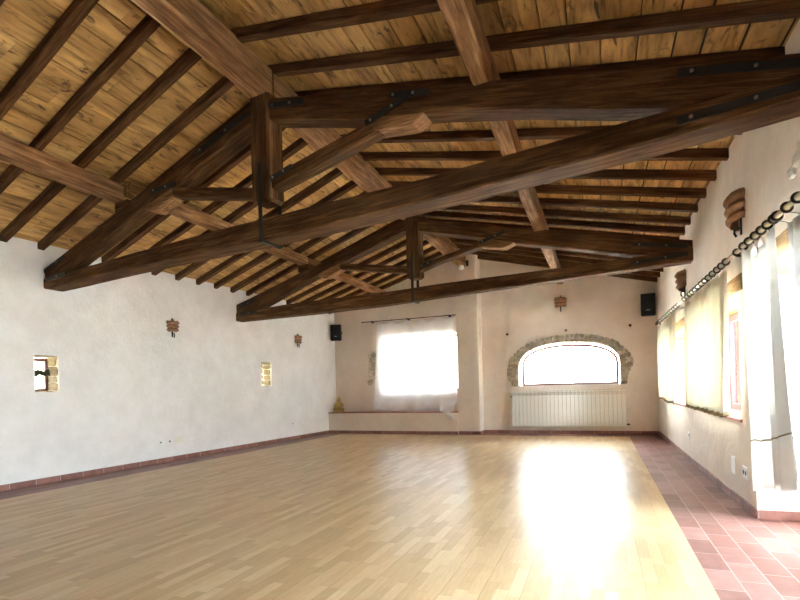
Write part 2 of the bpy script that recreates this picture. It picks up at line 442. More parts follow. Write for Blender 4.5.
# ------------------------------------------------------------------ roof: planks, rafters, purlins
def planks(name, xa, xb, fz, cut_y0, cut_y1):
    """boards laid parallel to the ridge, over the rafters"""
    slope = (fz(xb) - fz(xa)) / (xb - xa); ang = math.atan(slope); L = abs(xb - xa) / math.cos(ang)
    F = Matrix.Translation((xa, 0, fz(xa) + JH)) @ Matrix.Rotation(-ang, 4, 'Y')
    bm = bmesh.new(); fl = bm.faces.layers.float.new('plank') if False else None
    vals = []; x = 0.0
    while x < L:
        w = min(rnd(.15, .27), L - x + .02); y = cut_y0 - rnd(0, 1)
        while y < cut_y1:
            l = rnd(1.2, 2.6); g = rnd(.008, .015) if random.random() < .8 else .002; dz = rnd(0, .004)
            fs = box(bm, (x + g, max(y, cut_y0) + .0015, dz), (x + w - g * .3, min(y + l, cut_y1) - .0015, .025 + dz))
            v = random.random(); vals += [v] * 6; y += l
        x += w
    bm.normal_update()
    me_vals = vals
    n0 = len(vals)
    box(bm, (-.6, cut_y0, .034), (L, cut_y1, .16), 1); vals += [0.1] * 6  # dark backing sheet, painted shade behind the board gaps
    o = mesh(name, bm, [M['plank'], M['gap_shade']], None, F, local=True)
    at = o.data.attributes.new('plank', 'FLOAT', 'FACE')
    at.data.foreach_set('value', vals)
    return tag(o, kind='structure')
planks('ceiling', -6.9, RX, zl, YF - .3, YB + .4)
# right slope built with its own direction (starts at the ridge)
planks('ceiling', RX, XR + .45, zr, YF - .3, YB + .4)

ORD = ['first', 'second', 'third', 'fourth', 'fifth', 'sixth', 'seventh', 'eighth', 'ninth', 'tenth', 'eleventh', 'twelfth', 'thirteenth', 'fourteenth', 'fifteenth', 'sixteenth', 'seventeenth', 'eighteenth']
T1A, T1B = Vector((-6.6, 4.26)), Vector((1.13, 3.33))
T2A, T2B = Vector((-6.5, 7.8)), Vector((1.13, 7.15))
def bay(y, a, b):
    return 0 if y < a else (1 if y < b else 2)
def rafters(side):
    if side == 'left':
        ys = [-1.35, -.93, -.5, -.07, .35, .78, 1.2, 1.63, 2.07, 2.52, 2.95, 3.38, 3.81, 4.24, 4.66, 5.1, 5.53, 5.945, 6.41, 6.86, 7.29, 7.72, 8.16, 8.6, 9.04, 9.48, 9.92, 10.36, 10.8, 11.25]
        a, b = 4.3, 7.8
    else:
        ys = [-1.2, -.7, -.2, .3, .85, 1.35, 1.85, 2.35, 2.87, 3.38, 3.85, 4.3, 4.8, 5.3, 5.8, 6.3, 6.8, 7.3, 7.76, 8.26, 8.75, 9.25, 9.72, 10.2, 10.7, 11.2]
        a, b = 3.4, 7.2
    cnt = [0, 0, 0]; tot = [sum(1 for y in ys if bay(y, a, b) == k) for k in range(3)]
    for i, y in enumerate(ys):
        k = .15 if y < 6.5 else .15 - .12 * (y - 6.5) / 4.9
        if side == 'left':
            k = .12 if y < 8 else max(.03, .12 - .09 * (y - 8) / 3.2)
            x0, x1 = XL(y) - .1, RX - .03
            p0 = (x0, y - k * (x0 + 6.6), zl(x0)); p1 = (x1, y - k * (x1 + 6.6), zl(x1))
        else:
            x0, x1 = XR + .1, RX + .03
            p0 = (x0, y + k * (XR - x0), zr(x0)); p1 = (x1, y + k * (XR - x1), zr(x1))
        o = timber('rafter', p0, p1, .082 + rnd(-.006, .006), JH, M['joist'], None, .004, .006, i + (50 if side == 'left' else 0))
        B = bay(y, a, b); cnt[B] += 1
        if B == 0: w = '%s ahead of the near roof truss' % ORD[tot[0] - cnt[0]]
        elif B == 1: w = '%s beyond the near roof truss' % ORD[cnt[1] - 1]
        else: w = '%s beyond the far roof truss' % ORD[cnt[2] - 1]
        tag(o, 'thin brown rafter on the %s roof slope, %s' % (side, w), 'rafter', 'rafters of the %s roof slope' % side)
rafters('left'); rafters('right')

def ty1(x): return T1A.y + (T1B.y - T1A.y) * (x - T1A.x) / (T1B.x - T1A.x)
def ty2(x): return T2A.y + (T2B.y - T2A.y) * (x - T2A.x) / (T2B.x - T2A.x)
def long_beam(name, x, zb, w, h, ya, yb, label, cat, group, mat, seed, x1=None, z1=None):
    o = timber(name, (x, ya, zb), (x if x1 is None else x1, yb, zb if z1 is None else z1), w, h, mat, None, .008, .018, seed)
    return tag(o, label, cat, group)
G = 'heavy beams running the length of the roof'
long_beam('ridge_beam', -2.885, 3.84, .20, .28, YF - .1, ty1(-2.9) + .1, 'heavy brown ridge beam with a long drying crack, nearest the camera', 'beam', G, M['purlin'], 1, -2.865)
rb0 = bpy.data.objects['ridge_beam']
bm = bmesh.new(); tube(bm, [(-2.935 + .012 * noise.noise(Vector((y * .7, 0, 0))), y, 3.838) for y in [1.2 + .2 * k for k in range(12)]], [.001] + [.0045] * 8 + [.003, .002, .001], 6)
mesh('drying_crack', bm, M['raw_wood'], rb0)['label'] = 'pale drying crack'
long_beam('ridge_beam', -2.865, 3.84, .18, .28, ty1(-2.9) + .12, ty2(-2.9) + .1, 'brown ridge beam between the near and the far roof truss', 'beam', G, M['purlin'], 2)
long_beam('ridge_beam', -2.85, 3.84, .18, .28, ty2(-2.9) + .12, PYF + .05, 'brown ridge beam from the far truss to the wall pillar', 'beam', G, M['purlin'], 3)
long_beam('purlin', -.735, 3.275, .14, .275, YF - .1, ty1(-.7) + .06, 'heavy light-brown purlin on the right slope, ahead of the near truss', 'beam', G, M['purlin'], 4)
long_beam('purlin', -.745, 3.285, .14, .265, ty1(-.7) + .08, ty2(-.7) + .12, 'light-brown purlin on the right slope between the two roof trusses', 'beam', G, M['purlin'], 5)
long_beam('purlin', -.745, 3.285, .14, .265, ty2(-.7) + .14, YB + .1, 'light-brown purlin on the right slope, beyond the far truss', 'beam', G, M['purlin'], 6)
long_beam('purlin', -5.02, 3.30, .17, .18, YF - .1, ty1(-5) + .02, 'heavy brown purlin on the left slope, ahead of the near truss', 'beam', G, M['purlin'], 7)
long_beam('purlin', -4.91, 3.36, .16, .155, ty1(-5) + .04, ty2(-5) + .1, 'brown purlin on the left slope between the two roof trusses', 'beam', G, M['purlin'], 8)
long_beam('purlin', -4.91, 3.36, .16, .155, ty2(-5) + .12, YB + .1, 'brown purlin on the left slope, beyond the far truss', 'beam', G, M['purlin'], 9)

# ------------------------------------------------------------------ roof trusses
def truss(A, B, d, label, seed):
    A3, B3 = Vector((A.x, A.y, 0)), Vector((B.x, B.y, 0)); u = (B3 - A3).normalized(); L = (B3 - A3).length
    F = frame(A3, u)                        # local x along the truss, y away from the camera, z up
    root = empty('roof_truss', A3 + u * L / 2 + Vector((0, 0, d['base'])))
    tag(root, label, 'roof truss', 'timber roof trusses across the hall')
    P = lambda s, t, z: F @ Vector((s, t, z))
    def member(name, top, bot, s0, s1, t0, t1, n, ch=.014, ends=None):
        a = P(s0, t0, interp(bot, s0)); b = P(s1, t0, interp(bot, s1)); Fm = frame(a, b - a)
        bm = bmesh.new(); rings = []
        for i in range(n + 1):
            s = s0 + (s1 - s0) * i / n
            q = lambda k: noise.noise(Vector((s * 1.1 + seed * 9, k * 3.1, 2.2))) * .007
            zb, zt = interp(bot, s) + q(0), interp(top, s) + q(1)
            if ends: zb, zt = ends(s, zb, zt)
            rings.append([P(s, t, z) for t, z in octa(t0 + q(2) * .5, t1 + q(3), zb, zt, ch)])
        loft(bm, rings); return mesh(name, bm, M['beam'], root, Fm)
    T = d['T']
    member('tie_beam', d['tt'], d['tb'], -.08, L + .12, 0, T, 26)
    member('principal_rafter', d['lt'], d['lb'], -.08, d['k0'] - .005, .02, .22, 12)
    member('principal_rafter', d['rt'], d['rb'], d['k1'] + .005, L + .1, .02, .22, 14)
    # king post
    bm = bmesh.new(); rings = []; k0, k1 = d['k0'], d['k1']
    for i in range(9):
        z = d['kz0'] + (d['kz1'] - d['kz0']) * i / 8
        q = lambda k: noise.noise(Vector((z * 2, k * 3.1, seed))) * .006
        ins = .03 if i == 0 else 0
        o8 = octa(k0 + ins + q(0), k1 - ins + q(1), 0 + ins, .21 - ins + q(3), .016)
        rings.append([P(s, t, z + (.0 if i else -.02)) for s, t in o8])
        if i == 0: rings[-1] = [P(s, t, z - .02) for s, t in o8]; rings.append([P(s, t, z + .01) for s, t in octa(k0, k1, 0, .21, .016)])
    loft(bm, rings); mesh('king_post', bm, M['beam'], root, frame(P(k0, 0, d['kz0']), (0, 0, 1), (0, 1, 0)))
    # struts
    member('strut', d['slt'], d['slb'], d['sl0'], d['k0'] - .002, .03, .17, 5)
    member('strut', d['srt'], d['srb'], d['k1'] + .002, d['sr1'], .03, .18, 5)
    # short bolsters the struts push against
    for s0, s1, tt, tb in ((d['bo0'], d['bo1'], d['rb'], d['bob']), (d['bl0'], d['bl1'], d['lb'], d['blb'])):
        bm = bmesh.new(); n = 10; rings = []
        for i in range(n + 1):
            s = s0 + (s1 - s0) * i / n
            rings.append([P(s, t, z) for t, z in octa(.025, .19, interp(tb, s), max(interp(tt, s) + .01, interp(tb, s) + .03), .008)])
        loft(bm, rings); mesh('bolster', bm, M['purlin'], root, frame(P(s0, 0, interp(tb, s0)), P(s1, 0, interp(tb, s0)) - P(s0, 0, interp(tb, s0))))
    for s0, s1, z0, z1 in d['packs']:
        bm = bmesh.new(); loft(bm, [[P(s, t, z) for t, z in octa(.03, .2, z0, z1, .006)] for s in (s0, s1)])
        mesh('packing_block', bm, M['beam'], root, frame(P(s0, 0, z0), u))
    # iron stirrup under the king post: two straps and a plate under the tie beam
    sk = d['sk']; zt_ = d['kz0'] + .34; zb_ = interp(d['tb'], sk) - .012
    bm = bmesh.new()
    for t in (-.010, T):
        loft(bm, [[P(s, tt, z) for s, tt in ((sk - .022, t), (sk + .022, t), (sk + .022, t + .010), (sk - .022, t + .010))] for z in (zb_, zt_ if t < 0 else d['kz0'] + .12)])
    loft(bm, [[P(s, t, z) for t, z in ((-.01, zb_ - .012), (T + .01, zb_ - .012), (T + .01, zb_), (-.01, zb_))] for s in (sk - .024, sk + .024)])
    if T > .21:
        loft(bm, [[P(s, t, z) for t, z in ((.2, d['kz0'] + .1), (T + .01, d['kz0'] + .1), (T + .01, d['kz0'] + .12), (.2, d['kz0'] + .12))] for s in (sk - .024, sk + .024)])
    st = mesh('iron_stirrup', bm, M['iron'], root)
    st['label'] = 'black iron stirrup tying the beam to the king post'
    # iron straps with bolts, lying on the near faces
    def strap(a, b, w=.05, bolts=(.12, .62), t0=.0):
        pa, pb = P(a[0], t0, a[1]), P(b[0], t0, b[1]); Fs = frame(pa, pb - pa); Ls = (pb - pa).length
        bm = bmesh.new(); box(bm, (0, -.012, -w / 2), (Ls, .0, w / 2))
        so = mesh('iron_strap', bm, M['iron'], root, Fs, local=True, bevel=.003)
        for f in bolts:
            bm = bmesh.new(); r = []
            for rr, yy in ((.011, -.012), (.011, -.020), (.006, -.024)):
                r.append([(Ls * f + rr * math.cos(k * PI / 4), yy, rr * math.sin(k * PI / 4)) for k in range(8)])
            loft(bm, r); mesh('bolt', bm, M['steel'], so, Fs, local=True)
    for a, b in d['straps']: strap(a, b)
    return root

D1 = dict(base=2.5, T=.25, k0=3.65, k1=3.875, kz0=2.875, kz1=3.84, sk=3.765,
    tb=[(-.1, 2.495), (1.6, 2.512), (2.93, 2.507), (4.385, 2.503), (5.565, 2.52), (6.1, 2.539), (6.92, 2.563), (7.24, 2.58), (7.9, 2.63)],
    tt=[(-.1, 2.62), (.87, 2.65), (1.62, 2.672), (3.2, 2.697), (4.45, 2.697), (5.39, 2.695), (6.03, 2.715), (6.69, 2.733), (7.1, 2.742), (7.9, 2.77)],
    rt=[(3.87, 3.79), (5.557, 3.391), (6.0, 3.279), (6.93, 3.059), (7.67, 2.895), (7.9, 2.84)],
    rb=[(3.87, 3.60), (4.893, 3.315), (5.527, 3.185), (6.2, 3.02), (6.927, 2.80), (7.3, 2.735), (7.9, 2.71)],
    lt=[(-.1, 2.75), (.464, 2.898), (1.963, 3.33), (2.44, 3.45), (3.006, 3.61), (3.69, 3.80)],
    lb=[(-.1, 2.60), (.477, 2.70), (1.635, 3.034), (2.258, 3.205), (2.6, 3.28), (3.165, 3.47), (3.69, 3.63)],
    sl0=2.30, slt=[(2.3, 3.32), (3.65, 3.024)], slb=[(2.3, 3.215), (3.65, 2.93)],
    sr1=5.04, srt=[(3.87, 3.085), (4.461, 3.195), (5.05, 3.31)], srb=[(3.87, 2.965), (4.458, 3.067), (5.05, 3.194)],
    bo0=4.98, bo1=5.49, bob=[(4.98, 3.195), (5.33, 3.145), (5.49, 3.23)],
    bl0=2.05, bl1=2.5, blb=[(2.05, 3.12), (2.2, 3.075), (2.5, 3.18)],
    packs=[(1.5, 1.72, 3.20, 3.31)],
    straps=[((7.13, 2.945), (7.75, 2.80)), ((7.12, 2.655), (7.75, 2.69)), ((.03, 2.715), (.5, 2.835)), ((.03, 2.60), (.52, 2.625)),
            ((5.15, 3.41), (5.5, 3.335)), ((4.93, 3.25), (5.33, 3.36)), ((2.2, 3.28), (2.6, 3.275)), ((3.9, 3.70), (4.3, 3.62)), ((2.9, 3.50), (3.62, 3.70)), ((3.9, 3.03), (4.15, 3.09))])
D2 = dict(base=2.5, T=.20, k0=3.685, k1=3.905, kz0=2.865, kz1=3.84, sk=3.785,
    tb=[(-.1, 2.478), (1.98, 2.466), (3.18, 2.475), (4.25, 2.51), (5.78, 2.544), (7.17, 2.585), (7.8, 2.60)],
    tt=[(-.1, 2.63), (.555, 2.662), (1.32, 2.690), (3.68, 2.69), (4.26, 2.707), (6.05, 2.721), (7.0, 2.73), (7.8, 2.75)],
    rt=[(3.9, 3.80), (5.3, 3.42), (5.893, 3.284), (7.52, 2.886), (7.8, 2.83)],
    rb=[(3.9, 3.59), (4.978, 3.309), (5.438, 3.157), (5.75, 3.086), (7.08, 2.74), (7.8, 2.70)],
    lt=[(-.1, 2.78), (.313, 2.886), (1.193, 3.124), (2.003, 3.343), (3.69, 3.82)],
    lb=[(-.1, 2.60), (.555, 2.68), (2.095, 3.195), (2.685, 3.35), (3.69, 3.64)],
    sl0=2.18, slt=[(2.18, 3.32), (3.7, 3.064)], slb=[(2.18, 3.215), (3.7, 2.95)],
    sr1=4.95, srt=[(3.9, 3.055), (4.63, 3.21), (5.2, 3.33)], srb=[(3.9, 2.955), (4.266, 3.057), (4.95, 3.19)],
    bo0=4.88, bo1=5.44, bob=[(4.88, 3.195), (5.26, 3.111), (5.44, 3.18)],
    bl0=1.95, bl1=2.4, blb=[(1.95, 3.10), (2.1, 3.06), (2.4, 3.17)],
    packs=[(1.5, 1.72, 3.24, 3.37)],
    straps=[((6.98, 2.90), (7.6, 2.785)), ((6.95, 2.655), (7.6, 2.69)), ((.03, 2.725), (.5, 2.84)), ((.03, 2.59), (.52, 2.62)), ((4.9, 3.24), (5.3, 3.35)), ((3.93, 3.02), (4.15, 3.07))])
truss(T1A, T1B, D1, 'large dark timber roof truss nearest the camera, its tie beam crossing the whole picture', 1)
truss(T2A, T2B, D2, 'dark timber roof truss farther back, spanning above the curtained back window', 2)

# ------------------------------------------------------------------ windows
def part_box(name, lo, hi, mat, parent, bevel=.004):
    c = Vector(((lo[0] + hi[0]) / 2, (lo[1] + hi[1]) / 2, (lo[2] + hi[2]) / 2))
    bm = bmesh.new(); box(bm, Vector(lo) - c, Vector(hi) - c)
    return mesh(name, bm, mat, parent, Matrix.Translation(c), local=True, bevel=bevel)
def side_window(y0, y1, z0, z1, n, leaves=2):
    X = XR + .32
    root = empty('window_%d' % n, (X, (y0 + y1) / 2, z0)); tag(root, kind='structure')
    part_box('frame_stile', (X, y0, z0), (X + .07, y0 + .07, z1), M['red_frame'], root)
    part_box('frame_stile', (X, y1 - .07, z0), (X + .07, y1, z1), M['red_frame'], root)
    part_box('frame_rail', (X, y0 + .07, z0), (X + .07, y1 - .07, z0 + .07), M['red_frame'], root)
    part_box('frame_rail', (X, y0 + .07, z1 - .07), (X + .07, y1 - .07, z1), M['red_frame'], root)
    for k in range(1, leaves):
        ym = y0 + (y1 - y0) * k / leaves
        part_box('mullion', (X - .005, ym - .035, z0 + .07), (X + .06, ym + .035, z1 - .07), M['red_frame'], root)
    part_box('pane', (X + .03, y0 + .06, z0 + .06), (X + .036, y1 - .06, z1 - .06), M['glass'], root, 0)
side_window(WA[0], WA[1], WZ0, WZ1 - .06, 1, 1)
side_window(WB[0], WB[1], WZ0, WZ1 - .06, 2)
# lintel timbers and sills, set into the wall
for (a, b) in (WA, WB, DR):
    z = WZ1 if a in (WA[0], WB[0]) else 1.95
    bm = bmesh.new(); box(bm, (0, -.49, -.05), (b - a + .3, .012, .09))
    tag(mesh('trim_1', bm, M['frame_wood'], None, frame((XR, a - .15, z), (0, 1, 0)) , local=True, bevel=.006), kind='structure')
for (a, b) in (WA, WB):
    bm = bmesh.new(); box(bm, (XR - .02, a - .03, WZ0 - .022), (XR + .5, b + .03, WZ0 + .004))
    tag(mesh('trim_2', bm, M['cotto']), kind='structure')
# french doors of the right wall
def french(y0, y1, n):
    X = XR + .40; z1 = 1.95
    root = empty('door_%d' % n, (X, (y0 + y1) / 2, 0)); tag(root, kind='structure')
    for a, b in ((y0, (y0 + y1) / 2), ((y0 + y1) / 2, y1)):
        part_box('door_stile', (X, a, 0), (X + .05, a + .09, z1), M['red_frame'], root)
        part_box('door_stile', (X, b - .09, 0), (X + .05, b, z1), M['red_frame'], root)
        for z in (0, .55, z1 - .09): part_box('door_rail', (X + .003, a + .09, z), (X + .047, b - .09, z + .10), M['red_frame'], root)
        part_box('pane', (X + .02, a + .08, .08), (X + .026, b - .08, z1 - .05), M['glass'], root, 0)
french(DR[0], DR[1], 1)
# arched window of the back wall
root = empty('window_3', (-.635, YB + .25, AZ0)); tag(root, kind='structure')
def arch_band(name, o0, o1, in_, y0, y1, zb, mat, parent):
    (x0, x1, zs, zt), w = o0, in_
    oo = [(x0, zb)] + arch_pts(x0, x1, zs, zt) + [(x1, zb)]; ii = [(x0 + w, zb)] + arch_pts(x0 + w, x1 - w, zs, zt - w) + [(x1 - w, zb)]
    bm = bmesh.new(); n = len(oo)
    loft(bm, [[(oo[k][0], y0, oo[k][1]), (oo[k][0], y1, oo[k][1]), (ii[k][0], y1, ii[k][1]), (ii[k][0], y0, ii[k][1])] for k in range(n)])
    return mesh(name, bm, mat, parent)
arch_band('window_frame', (AX0 + .05, AX1 - .02, AZS - .02, AZT - .03), None, .055, YB + .22, YB + .28, AZ0, M['brown_frame'], root)
part_box('frame_rail', (AX0 + .1, YB + .22, AZ0), (AX1 - .07, YB + .28, AZ0 + .045), M['brown_frame'], root)
bm = bmesh.new(); ii = [(AX0 + .08, AZ0 + .02)] + arch_pts(AX0 + .08, AX1 - .05, AZS - .02, AZT - .06) + [(AX1 - .05, AZ0 + .02)]
loft(bm, [[(x, YB + .245, z) for x, z in ii], [(x, YB + .25, z) for x, z in ii]]); mesh('pane', bm, M['glass'], root)
# window behind the white curtain
root = empty('window_4', (-4.08, YB + .3, .95)); tag(root, kind='structure')
for a, b in ((-5.05, -4.98), (-4.12, -4.05), (-3.19, -3.12)): part_box('frame_stile', (a, YB + .25, 1.0), (b, YB + .31, 2.38), M['brown_frame'], root)
for z in (1.0, 2.31): part_box('frame_rail', (-4.98, YB + .255, z), (-3.19, YB + .305, z + .07), M['brown_frame'], root)
part_box('pane', (-5.0, YB + .27, 1.05), (-3.17, YB + .276, 2.33), M['glass'], root, 0)

# ------------------------------------------------------------------ rough stonework
def rock(bm, lo, hi, r, seed):
    vs = bmesh.ops.create_icosphere(bm, subdivisions=2, radius=1.0)['verts']
    s = Vector(hi) - Vector(lo); c = (Vector(hi) + Vector(lo)) / 2
    for v in vs:
        p = Vector([math.copysign(abs(k) ** .5, k) * .5 for k in v.co])
        p *= 1 + .22 * noise.noise(p * 2.1 + Vector((seed * 3.7, seed, 0)))
        v.co = Vector((p.x * s.x, p.y * s.y, p.z * s.z)) + c
    return vs
def stone_obj(name, rocks, mortar, label, cat):
    bm = bmesh.new(); vals = []
    if mortar: mortar(bm)
    vals = [1.0] * len(bm.faces)
    for i, (c, ang, sx, sy, sz) in enumerate(rocks):
        vs = rock(bm, (-sx / 2, -sy / 2, -sz / 2), (sx / 2, sy / 2, sz / 2), .1, i + len(rocks))
        R = Matrix.Translation(c) @ Matrix.Rotation(ang, 4, 'Y')
        for v in vs: v.co = R @ v.co
        bm.faces.index_update()
        vals += [random.random() * .88] * (len(bm.faces) - len(vals))
    o = mesh(name, bm, M['stone']); at = o.data.attributes.new('stone', 'FLOAT', 'FACE'); at.data.foreach_set('value', vals)
    if label: tag(o, label, cat)
    return o
outer = [(-1.80, 1.08), (-1.92, 1.20), (-1.955, 1.30), (-1.93, 1.5), (-1.90, 1.675), (-1.69, 1.89), (-1.354, 2.09), (-.879, 2.175), (-.359, 2.18), (.042, 2.12), (.373, 1.974), (.617, 1.73), (.69, 1.53), (.60, 1.33), (.545, 1.06)]
inner = [(-1.69, 1.08), (-1.69, 1.2), (-1.69, 1.32), (-1.69, 1.48), (-1.665, 1.62)] + [(-1.50, 1.83), (-1.20, 1.96), (-.87, 2.01), (-.40, 2.01), (-.02, 1.97), (.25, 1.85), (.40, 1.68), (.42, 1.5), (.42, 1.33), (.42, 1.06)]
rk = []
cum = list(zip(outer, inner))
for (o0, i0), (o1, i1) in zip(cum, cum[1:]):
    m0 = Vector(((o0[0] + i0[0]) / 2, (o0[1] + i0[1]) / 2)); m1 = Vector(((o1[0] + i1[0]) / 2, (o1[1] + i1[1]) / 2))
    seg = (m1 - m0).length; k = max(1, round(seg / .105))
    for j in range(k):
        f = (j + .5) / k; c = m0.lerp(m1, f); oo = Vector(o0).lerp(Vector(o1), f); ii = Vector(i0).lerp(Vector(i1), f); dd = oo - ii
        if dd.length > .16 and random.random() < .3:
            for g in (.25, .75):
                cc = ii.lerp(oo, g); rk.append((Vector((cc.x, YB - .005, cc.y)), math.atan2(dd.x, dd.y), seg / k * 1.05, .06, dd.length * .5))
        else: rk.append((Vector((c.x, YB - .005, c.y)), math.atan2(dd.x, dd.y) + rnd(-.1, .1), seg / k * rnd(.9, 1.1), rnd(.05, .075), dd.length * rnd(.9, 1.05)))
def mort(bm):
    loft(bm, [[(o_[0], YB - .012, o_[1]), (o_[0], YB + .02, o_[1]), (i_[0], YB + .02, i_[1]), (i_[0], YB - .012, i_[1])] for o_, i_ in cum])
stone_obj('stone_arch', rk, mort, 'rough grey-brown stone arch around the arched window above the radiator', 'stone arch')
rk = [(Vector((-5.33 + dx, YB - .0, z)), rnd(-.5, .5), sx, .07, sz) for dx, z, sx, sz in ((.05, 1.95, .17, .14), (-.02, 1.82, .15, .13), (.09, 1.84, .12, .13), (.06, 1.72, .2, .11), (.0, 1.60, .16, .12), (.11, 1.60, .12, .13), (.07, 1.48, .16, .11), (-.07, 1.27, .15, .13), (.10, 1.36, .12, .11))]
def mort2(bm):
    pts = [(-5.22, 2.08), (-5.38, 2.06), (-5.46, 1.95), (-5.43, 1.80), (-5.47, 1.6), (-5.45, 1.42), (-5.50, 1.30), (-5.46, 1.18), (-5.36, 1.18), (-5.2, 1.3)]
    loft(bm, [[(x, YB - .012, z) for x, z in pts], [(x, YB + .01, z) for x, z in pts]])
stone_obj('exposed_stone', rk, mort2, 'patch of bare stone left uncovered in plaster at the curtain\'s left edge', 'stone patch')
rk = [(Vector((XR + .01, y, z)), 0, .07, sy, sz) for y, z, sy, sz in ((3.62, 2.40, .13, .08), (3.72, 2.35, .1, .07), (3.55, 2.45, .1, .07))]
o = stone_obj('exposed_stone', rk, None, 'small pale ragged stone jutting from right wall above the curtain rod', 'stone patch')
o.data.materials[0] = simple('pale_rubble', (.6, .57, .5), .95, 0, .2, 14, .6)

# niches of the left wall
def niche(y0, y1, z0, z1, deep, n, glow):
    x = XL((y0 + y1) / 2)
    rks = []
    z = z0 + .02
    while z < z1:
        h = rnd(.07, .13)
        rks.append((Vector((x - .12, y1 + .012, min(z + h / 2, z1))), 0, rnd(.16, .24), .06, h)); rks.append((Vector((x - .32, y1 + .012, min(z + h / 2 + .02, z1))), 0, rnd(.18, .24), .06, h))
        rks.append((Vector((x - .2, y0 - .014, min(z + h / 2, z1))), 0, rnd(.3, .36), .05, h)); z += h
    rks.append((Vector((x - .14, (y0 + y1) / 2, z1 + .005)), 0, .25, y1 - y0, .05)); rks.append((Vector((x - .14, (y0 + y1) / 2, z0 - .005)), 0, .25, y1 - y0, .05))
    return rks
stone_obj('niche_stone', niche(4.125, 4.425, 1.165, 1.64, .23, 6, 1), None, 'rubble stone lining of the small barred window in left wall', 'stone lining')
_k = M['stone']; M['stone'] = M['lead']
stone_obj('niche_stone', niche(8.51, 8.85, 1.21, 1.71, .3, 7, 0), None, 'rubble stone lining of the narrow slit window farther along left wall', 'stone lining')
M['stone'] = _k
def slit_window(n, x, y0, y1, z0, z1):
    root = empty('window_%d' % n, (x, (y0 + y1) / 2, z0)); tag(root, kind='structure')
    for a, b in ((y0, y0 + .035), (y1 - .035, y1)): part_box('frame_stile', (x - .04, a, z0), (x, b, z1), M['brown_frame'], root)
    for a, b in ((z0, z0 + .035), (z1 - .035, z1)): part_box('frame_rail', (x - .038, y0 + .035, a), (x - .002, y1 - .035, b), M['brown_frame'], root)
    part_box('pane', (x - .022, y0 + .03, z0 + .03), (x - .018, y1 - .03, z1 - .03), M['glass'], root, 0)
slit_window(6, -6.81, 4.13, 4.42, 1.18, 1.61); slit_window(7, -6.86, 8.52, 8.84, 1.22, 1.70)
# leafy twig hanging in the small window
bm = bmesh.new(); tube(bm, [(-6.77, 4.12, 1.42), (-6.77, 4.2, 1.415), (-6.77, 4.3, 1.42), (-6.77, 4.43, 1.43)], .006, 6)
for i in range(34):
    y = rnd(4.12, 4.42); c = Vector((-6.77 + rnd(-.02, .02), y, 1.42 + rnd(-.03, .02))); a = rnd(0, 6.28); l = rnd(.03, .05)
    d = Vector((rnd(-.3, .3), math.cos(a), math.sin(a))) * l; e = Vector((rnd(-.2, .2), -math.sin(a), math.cos(a))) * l * .55
    for sgn in (0, .002):
        q = Vector((sgn, 0, 0)); f = bm.faces.new([bm.verts.new(p + q) for p in (c - d, c - e, c + d, c + e)])
tag(mesh('leafy_twig', bm, M['leaf']), 'dark leafy twig across the small barred window in left wall', 'twig')

# ------------------------------------------------------------------ bench, statue
root = empty('masonry_bench', (-4.7, 11.29, 0)); tag(root, 'low white plastered masonry bench along the back wall, under the curtained window', 'bench')
bm = bmesh.new(); box(bm, (-6.41, 11.08, 0), (PX0, YB - .001, .50)); mesh('bench_body', bm, M['plaster_b'], root, bevel=.012)
bm = bmesh.new(); box(bm, (-6.41, 11.07, .50), (PX0, YB - .001, .522)); o = mesh('bench_top', bm, M['cotto'], root, bevel=.004); o['label'] = 'thin terracotta top slab'

def blob(bm, c, r, rot=0.0):
    ret = bmesh.ops.create_icosphere(bm, subdivisions=2, radius=1.0)
    Mx = Matrix.Translation(c) @ Matrix.Rotation(rot, 4, 'Y') @ Matrix.Diagonal((*r, 1))
    for v in ret['verts']: v.co = Mx @ v.co
bm = bmesh.new()
for c, r, a in (((0, 0, .035), (.125, .09, .035), 0), ((0, -.01, .14), (.075, .062, .075), 0), ((0, 0, .20), (.085, .055, .05), 0), ((0, -.005, .29), (.052, .052, .058), 0), ((0, 0, .345), (.026, .026, .018), 0),
                ((-.085, -.02, .065), (.055, .05, .032), .25), ((.085, -.02, .065), (.055, .05, .032), -.25), ((-.04, -.075, .055), (.06, .03, .022), 0), ((.04, -.078, .06), (.06, .03, .022), 0),
                ((-.092, -.005, .165), (.024, .028, .055), .35), ((.092, -.005, .165), (.024, .028, .055), -.35), ((-.075, -.05, .115), (.022, .045, .02), 0), ((.075, -.05, .115), (.022, .045, .02), 0),
                ((0, -.072, .105), (.035, .02, .016), 0), ((-.04, 0, .275), (.008, .012, .022), 0), ((.04, 0, .275), (.008, .012, .022), 0), ((0, -.046, .283), (.008, .010, .012), 0), ((0, .0, .012), (.135, .10, .018), 0)):
    blob(bm, c, r, a)
o = mesh('seated_statue', bm, M['gold'], None, Matrix.Translation((-6.20, 11.25, .521)) @ Matrix.Rotation(.25, 4, 'Z') @ Matrix.Scale(1.1, 4), local=True, smooth=True)
rm = o.modifiers.new('remesh', 'REMESH'); rm.mode = 'VOXEL'; rm.voxel_size = .006; rm.use_smooth_shade = True
tag(o, 'small golden seated figure on the bench in the back left corner', 'statue')

